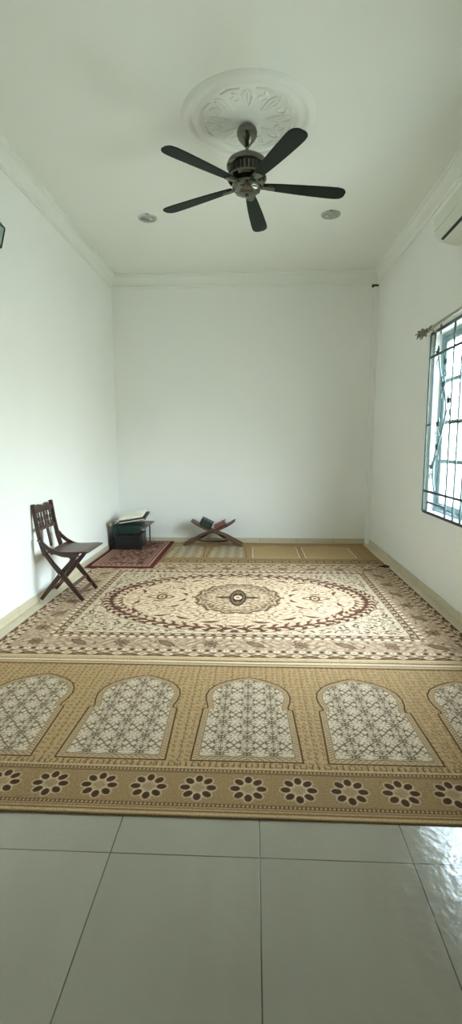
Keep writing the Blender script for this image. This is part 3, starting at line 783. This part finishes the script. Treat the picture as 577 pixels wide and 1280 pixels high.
# ------------------------------------------------------------------ wall lantern at the left edge
LX, LY = XL+.135, 3.487
la = empty('wall_lantern', (XL, LY, 2.80), 'dark metal wall lantern with frosted panes, high on the left wall', 'wall lamp')
MB().lathe([(0, 0), (.045, 0), (.045, .012), (.03, .02), (0, .02)], (XL, LY, 2.90), 20, Matrix.Rotation(math.pi/2, 4, 'Y')).build('wall_plate', M_lamp, la, 40)
MB().tube([(XL+.015, LY, 2.90), (XL+.05, LY, 2.93), (XL+.09, LY, 2.945), (LX, LY, 2.925)], .009, 10).build('arm', M_lamp, la, True)
hexa = lambda r, z: [(LX+r*math.cos(R(60*k+30)), LY+r*math.sin(R(60*k+30)), z) for k in range(6)]
def hexbody(levels):
    m_ = MB(); V = []; F = []
    for r, z in levels: V += hexa(max(r, .001), z)
    for i in range(len(levels)-1):
        for k in range(6): F.append((i*6+k, i*6+(k+1) % 6, (i+1)*6+(k+1) % 6, (i+1)*6+k))
    F += [tuple(reversed(range(6))), tuple((len(levels)-1)*6+k for k in range(6))]
    return m_.add(V, F)
hexbody([(.084, 2.868), (.086, 2.874), (.060, 2.905), (.022, 2.922), (.010, 2.935)]).build('roof', M_lamp, la)
hexbody([(.052, 2.752), (.078, 2.868)]).build('pane', M_lampg, la)
fr = MB()
for k in range(6):
    fr.tube([hexa(.054, 2.752)[k], hexa(.081, 2.868)[k]], .005, 6)
fr.build('frame', M_lamp, la)
hexbody([(.012, 2.715), (.03, 2.730), (.058, 2.742), (.058, 2.754)]).build('base', M_lamp, la)

la.location.z -= .016

# ------------------------------------------------------------------ folding wooden chair by the left wall
CY0, CY1 = 4.105, 4.505                                 # outer planes of the two sides
chair = empty('folding_chair', (-1.67, (CY0+CY1)/2, .0105), 'dark brown wooden folding chair with spindle back beside the left wall', 'chair')
ny = Vector((0, 1, 0))
def strip(pts, w, y0, y1):
    """bent wooden strip of width w following pts (x,z), from y0 to y1"""
    L_, R_ = [], []
    n = len(pts)
    for i in range(n):
        a = Vector(pts[max(i-1, 0)]); b = Vector(pts[min(i+1, n-1)]); t = (b-a).normalized(); nn = Vector((-t.y, t.x))
        ww = w[i] if isinstance(w, (list, tuple)) else w
        p = Vector(pts[i]); L_.append(p+nn*ww/2); R_.append(p-nn*ww/2)
    return MB().prism([tuple(p) for p in L_+R_[::-1]], y1-y0, Vector((0, y0, 0)))
FZ = .0150
for i, (ya, dr) in enumerate(((CY0, 1), (CY1, -1))):
    def Yr(a, b): return (ya+a, ya+b) if dr > 0 else (ya-b, ya-a)
    strip([(-1.898, .874), (-1.874, .70), (-1.846, .545), (-1.812, .425)], [.032, .034, .037, .036], *Yr(0, .026)).build('back_post', M_wood, chair, False, .004)
    strip([(-1.820, .455), (-1.750, .355), (-1.676, .262), (-1.490, FZ+.008)], [.034, .036, .046, .032], *Yr(.001, .024)).build('leg', M_wood, chair, False, .004)
    strip([(-1.540, .436), (-1.600, .355), (-1.676, .268), (-1.878, FZ+.008)], [.040, .036, .044, .032], *Yr(.026, .049)).build('leg', M_wood, chair, False, .004)
    strip([(-1.856, .575), (-1.823, .535), (-1.775, .492), (-1.715, .458), (-1.650, .437), (-1.580, .430), (-1.505, .436)], [.030, .032, .032, .032, .034, .034, .026], *Yr(-.022, -.001)).build('arm', M_wood, chair, False, .004)
    for (x, z) in ((-1.838, .560), (-1.676, .265)):
        MB().tube([(x, ya-.030 if dr > 0 else ya-.012, z), (x, ya+.012 if dr > 0 else ya+.030, z)], .010, 10).build('bolt', M_nickel, chair, 40)
# seat: slightly dished board with a rounded front
sp_ = []
for k in range(9):
    t = k/8; sp_.append((-1.785+.362*t, .462-.010*math.sin(t*math.pi)-.008*max(0, (t-.8)/.2)**2+.004*t))
strip(sp_, [.016]*8+[.012], CY0-.012, CY1+.012).build('seat', M_seat, chair, False, .004)
for x in (-1.55, -1.775): MB().box((x, CY0+.03, .430), (x+.025, CY1-.03, .452)).build('seat_rail', M_wood, chair, False, .003)
def pb(z): return np.interp(z, [.425, .545, .70, .872], [-1.812, -1.846, -1.874, -1.898])
def slab(zl, zt, th, y0=CY0+.024, y1=CY1-.024, n=28):
    """cross rail between the back posts; zl, zt: lower and upper edge as functions of s in 0..1"""
    m_ = MB(); V = []; F = []
    for i in range(n+1):
        s_ = i/n; y = y0+(y1-y0)*s_
        for z in (zl(s_), zt(s_)):
            for dx in (-th/2, th/2): V.append((pb(z)+dx, y, z))
    for i in range(n):
        a = i*4; b = a+4
        F += [(a, b, b+1, a+1), (a+2, a+3, b+3, b+2), (a, a+2, b+2, b), (a+1, b+1, b+3, a+3)]
    F += [(0, 1, 3, 2), (n*4, n*4+2, n*4+3, n*4+1)]
    return m_.add(V, F)
slab(lambda s_: .792, lambda s_: .838+.020*math.sin(math.pi*s_)+.012*math.cos(4*math.pi*s_-math.pi)*(.3 < s_ < .7 or 1), .020).build('crest_rail', M_wood, chair, False, .003)
slab(lambda s_: .640, lambda s_: .668, .020).build('back_rail', M_wood, chair, False, .003)
for k in range(5):
    if k == 2: continue
    y = CY0+.024+(CY1-CY0-.048)*(k+1)/6
    P = [(pb(z), y, z) for z in np.linspace(.664, .796, 13)]
    MB().tube(P, [.007, .007, .011, .008, .006, .008, .010, .012, .009, .006, .009, .007, .007], 10).build('spindle', M_wood, chair, True)
ym = (CY0+CY1)/2
MB().bar((pb(.80), ym, .80), (pb(.475)-.004, ym, .475), .044, .012, Vector((1, 0, .15))).build('centre_bar', M_wood, chair, False, .005)  # upright bar from the crest rail down past the back rail
# stretchers between the legs
for x, z in ((-1.590, .146), (-1.538, .078)):
    MB().bar((x, CY0+.02, z), (x, CY1-.02, z), .030, .014, Vector((1, 0, .8))).build('stretcher', M_seat, chair, False, .003)
MB().bar((-1.776, CY0+.045, .125), (-1.776, CY1-.045, .125), .030, .014, Vector((-1, 0, .8))).build('stretcher', M_seat, chair, False, .003)
# ------------------------------------------------------------------ low black table on the red rug and what is on it
RZT = .0230                                             # top of the red rug
tx0, tx1, ty0, ty1 = -1.835, -1.452, 6.245, 6.795
tab = empty('low_table', ((tx0+tx1)/2, (ty0+ty1)/2, RZT), 'low table with black metal legs and greyish wooden top in the far left corner', 'table')
MB().box((tx0-.012, ty0-.012, .300), (tx1+.052, ty1+.012, .318)).build('table_top', M_topb, tab, False, .003)
for x in (tx0+.008, tx1-.008):
    for y in (ty0+.008, ty1-.008):
        MB().box((x-.008, y-.008, RZT), (x+.008, y+.008, .300)).build('leg', M_bmetal, tab, False, .002)
MB().box((tx0+.016, ty0+.002, .282), (tx1-.016, ty0+.012, .300)).box((tx0+.016, ty1-.012, .282), (tx1-.016, ty1-.002, .300)).box((tx0+.002, ty0+.016, .282), (tx0+.012, ty1-.016, .300)).box((tx1-.012, ty0+.016, .282), (tx1-.002, ty1-.016, .300)).build('apron', M_bmetal, tab)
# black crate standing under the table
cx0, cx1, cy0, cy1 = tx0+.024, tx1-.024, ty0+.004, ty1-.20
crt = empty('storage_box', ((cx0+cx1)/2, (cy0+cy1)/2, RZT), 'black plastic storage box standing under the low table', 'box')
b = MB(); t_ = .008
b.box((cx0, cy0, RZT), (cx1, cy1, RZT+.01)); b.box((cx0, cy0, RZT+.01), (cx1, cy0+t_, .200)); b.box((cx0, cy1-t_, RZT+.01), (cx1, cy1, .200)); b.box((cx0, cy0+t_, RZT+.01), (cx0+t_, cy1-t_, .200)); b.box((cx1-t_, cy0+t_, RZT+.01), (cx1, cy1-t_, .200))
b.box((cx0+.02, cy0-.003, .06), (cx1-.02, cy0, .075)); b.box((cx0+.02, cy0-.003, .10), (cx1-.02, cy0, .115)); b.box((cx0+.02, cy0-.003, .14), (cx1-.02, cy0, .155))
b.build('body', M_black, crt, False, .003)
MB().box((cx0-.005, cy0-.005, .200), (cx1+.005, cy1+.005, .214)).build('lid', M_black, crt, False, .004)
# small black case on the rug between the table and the wall
bx = empty('black_case', (-1.866, 6.50, RZT), 'small black case on the rug between the low table and the wall', 'case')
MB().box((-1.888, 6.30, RZT), (-1.848, 6.64, .118)).build('body', M_black, bx, False, .006)
MB().tube([(-1.868, 6.40, .116), (-1.868, 6.42, .140), (-1.868, 6.52, .140), (-1.868, 6.54, .116)], .005, 8).build('handle', M_black, bx, True)
def pillow(x0, x1, y0, y1, z0, h, nx=16, nyy=16, Mx=None, p=4., lump=0., seed=0):
    """soft slab: flat-ish faces, rounded rim"""
    m_ = MB(); V = []; F = []; rr = random.Random(seed); ph = [rr.uniform(0, 6) for _ in range(4)]
    for sgn in (1, -1):
        for j in range(nyy+1):
            for i in range(nx+1):
                u, v = 2*i/nx-1, 2*j/nyy-1
                e = max(0, (1-abs(u)**p))**.5*max(0, (1-abs(v)**p))**.5
                z = z0+h/2+sgn*h/2*e+(lump*math.sin(u*5+ph[0])*math.cos(v*4+ph[1])*e if sgn > 0 else 0)
                q = Vector((x0+(x1-x0)*(u+1)/2, y0+(y1-y0)*(v+1)/2, z)); V.append(Mx @ q if Mx is not None else q)
    n = (nx+1)*(nyy+1)
    for j in range(nyy):
        for i in range(nx):
            a = j*(nx+1)+i; F.append((a, a+1, a+nx+2, a+nx+1)); F.append((n+a, n+a+nx+1, n+a+nx+2, n+a+1))
    return m_.add(V, F)
gb = empty('green_bag', (-1.64, 6.36, .318), 'dark green cloth bag lying across the front of the low table', 'bag')
pillow(-1.83, -1.455, 6.205, 6.56, .3185, .036, lump=.004, seed=2).build('body', M_green, gb, True)
pillow(-1.815, -1.462, .0, .105, 0, .016, 14, 8, Matrix.Translation((0, 6.218, .235)) @ Matrix.Rotation(R(90), 4, 'X'), 6, .003, 4).build('flap', M_green, gb, True)
MB().tube([(-1.745, 6.199, .245), (-1.742, 6.197, .30), (-1.738, 6.198, .345), (-1.72, 6.25, .360)], .008, 8).build('strap', M_black, gb, True)
piv = Matrix.Translation((-1.58, 6.375, .399)) @ Matrix.Rotation(R(-9), 4, 'Y') @ Matrix.Rotation(R(9), 4, 'X')
bk = empty('folder', (-1.58, 6.36, .358), 'dark blue grey folder lying tilted on the green bag', 'folder')
fb_ = MB(); fb_.box((-.165, -.15, .012), (.185, .17, .016), piv); fb_.box((-.165, -.15, .034), (.185, .17, .038), piv); fb_.box((.181, -.15, .016), (.185, .17, .034), piv)
fb_.build('cover', M_blue, bk, False, .001)
MB().box((-.160, -.145, .016), (.180, .165, .034), piv).build('pages', M_page, bk)
pd = pillow(-.172, .168, -.165, .165, .040, .052, 18, 18, piv, 5., .003, 9).build('cushion', M_white, None, True, at=(-1.58, 6.36, .40))
tag(pd, 'white padded cushion on top of the pile on the low table', 'cushion')
dr_ = MB(); V = []; F = []
for j in range(9):
    for i in range(7):
        s_, q = j/8, i/6
        ang = min(s_*2.2, 1)*math.pi/2
        x = -1.790-.068*math.sin(ang) - .006*math.sin(q*7); z = .372+.030*math.cos(ang)-max(0, s_-.45)*.10+.006*math.cos(q*9)
        V.append((x, 6.20+.20*q, z))
for j in range(8):
    for i in range(6): a = j*7+i; F.append((a, a+1, a+8, a+7))
cl = dr_.add(V, F).build('folded_cloth', M_beige, None, True, at=(-1.80, 6.30, .34))
m_ = cl.modifiers.new('thick', 'SOLIDIFY'); m_.thickness = .008
cl.location.z += .012
tag(cl, 'beige cloth hanging over the left end of the pile on the low table', 'cloth')

# ------------------------------------------------------------------ folding book stand and its two books
BX, BY0, BY1, BZ = -.545, 6.535, 6.735, .0085
st = empty('book_stand', (BX, (BY0+BY1)/2, BZ), 'low crossed wooden book stand on the prayer carpet by the far wall', 'book stand')
for sx in (1, -1):                                       # each board: foot on one side, wing on the other
    foot = [(BX+sx*.400, BZ+.014), (BX+sx*.300, .066), (BX+sx*.180, .128), (BX+sx*.080, .176), (BX, .208)]
    wing = [(BX, .208), (BX-sx*.090, .243), (BX-sx*.180, .287), (BX-sx*.250, .327), (BX-sx*.298, .360)]
    strip(foot[2:]+wing[1:], [.026, .026, .026, .026, .026, .022, .012], BY0, BY1).build('board', M_walnut, st, False, .004)
    for y0, y1 in ((BY0, BY0+.050), (BY1-.050, BY1)):
        strip(foot[:4], [.020, .042, .044, .030], y0, y1).build('foot', M_walnut, st, False, .004)
    # curved apron between the two feet
    ap = MB(); V = []; F = []
    for i in range(13):
        s_ = i/12; y = BY0+.05+(BY1-BY0-.10)*s_; l = .18+.05*(2*s_-1)**2
        for t in (.178, l+.03):
            x = BX+sx*t; z = np.interp(t, [.08, .18, .30, .40], [.176, .128, .066, BZ+.014])
            V += [(x, y, z+.012), (x, y, z-.012)]
    for i in range(12):
        a = i*4; b_ = a+4
        F += [(a, b_, b_+2, a+2), (a+1, a+3, b_+3, b_+1), (a, a+1, b_+1, b_), (a+2, b_+2, b_+3, a+3)]
    ap.add(V, F).build('apron', M_walnut, st)
strip([(BX-.235, .066), (BX-.12, .052), (BX, .047), (BX+.12, .052), (BX+.235, .066)], .022, BY1-.045, BY1-.020).build('stretcher', M_walnut, st, False, .003)
def book(x, z, ang, ln, th, label, m, y0, y1):
    Mx = Matrix.Translation((x, 0, z)) @ Matrix.Rotation(-ang, 4, 'Y')
    b_ = empty('book', tuple(Mx @ Vector((ln/2, (y0+y1)/2, th/2))), label, 'book')
    c_ = MB(); c_.box((0, y0, 0), (ln, y1, .004), Mx); c_.box((0, y0, th-.004), (ln, y1, th), Mx); c_.box((0, y0, .004), (ln, y0+.004, th-.004), Mx)
    c_.build('cover', m, b_, False, .001)
    MB().box((.006, y0+.004, .004), (ln-.006, y1-.006, th-.004), Mx).build('pages', M_page, b_)
    g_ = MB()
    for q in (.2, .5, .8): g_.box((.02, y0-.0006, th*q-.0012), (ln-.02, y0+.001, th*q+.0012), Mx)
    g_.build('spine_tooling', M_goldl, b_)
book(BX-.034-.150, .250+.0725, R(-26), .170, .086, 'thick dark teal book on the left wing of the book stand', M_teal, BY0-.012, BY1-.02)
book(BX+.034, .2465, R(26), .165, .050, 'faded red book on the right wing of the book stand', M_red, BY0-.012, BY1-.02)

# dark crumpled bit at the far right corner of the medallion carpet
tas = MB()
rr_ = random.Random(3)
for k in range(16):
    a = rr_.uniform(-.5, .5)+math.pi*.05; x, y = 1.472+rr_.uniform(-.025, .03), 5.47+rr_.uniform(-.02, .02); l = rr_.uniform(.02, .045)
    tas.tube([(x-l*math.cos(a), y-l*math.sin(a), .014), (x, y, .022+rr_.uniform(0, .012)), (x+l*math.cos(a), y+l*math.sin(a), .015)], .0045, 6)
o = tas.build('tassel', M_vent, None, True, at=(1.472, 5.47, .012))
tag(o, 'small dark tassel on the right edge of the medallion carpet near the far corner', 'tassel')
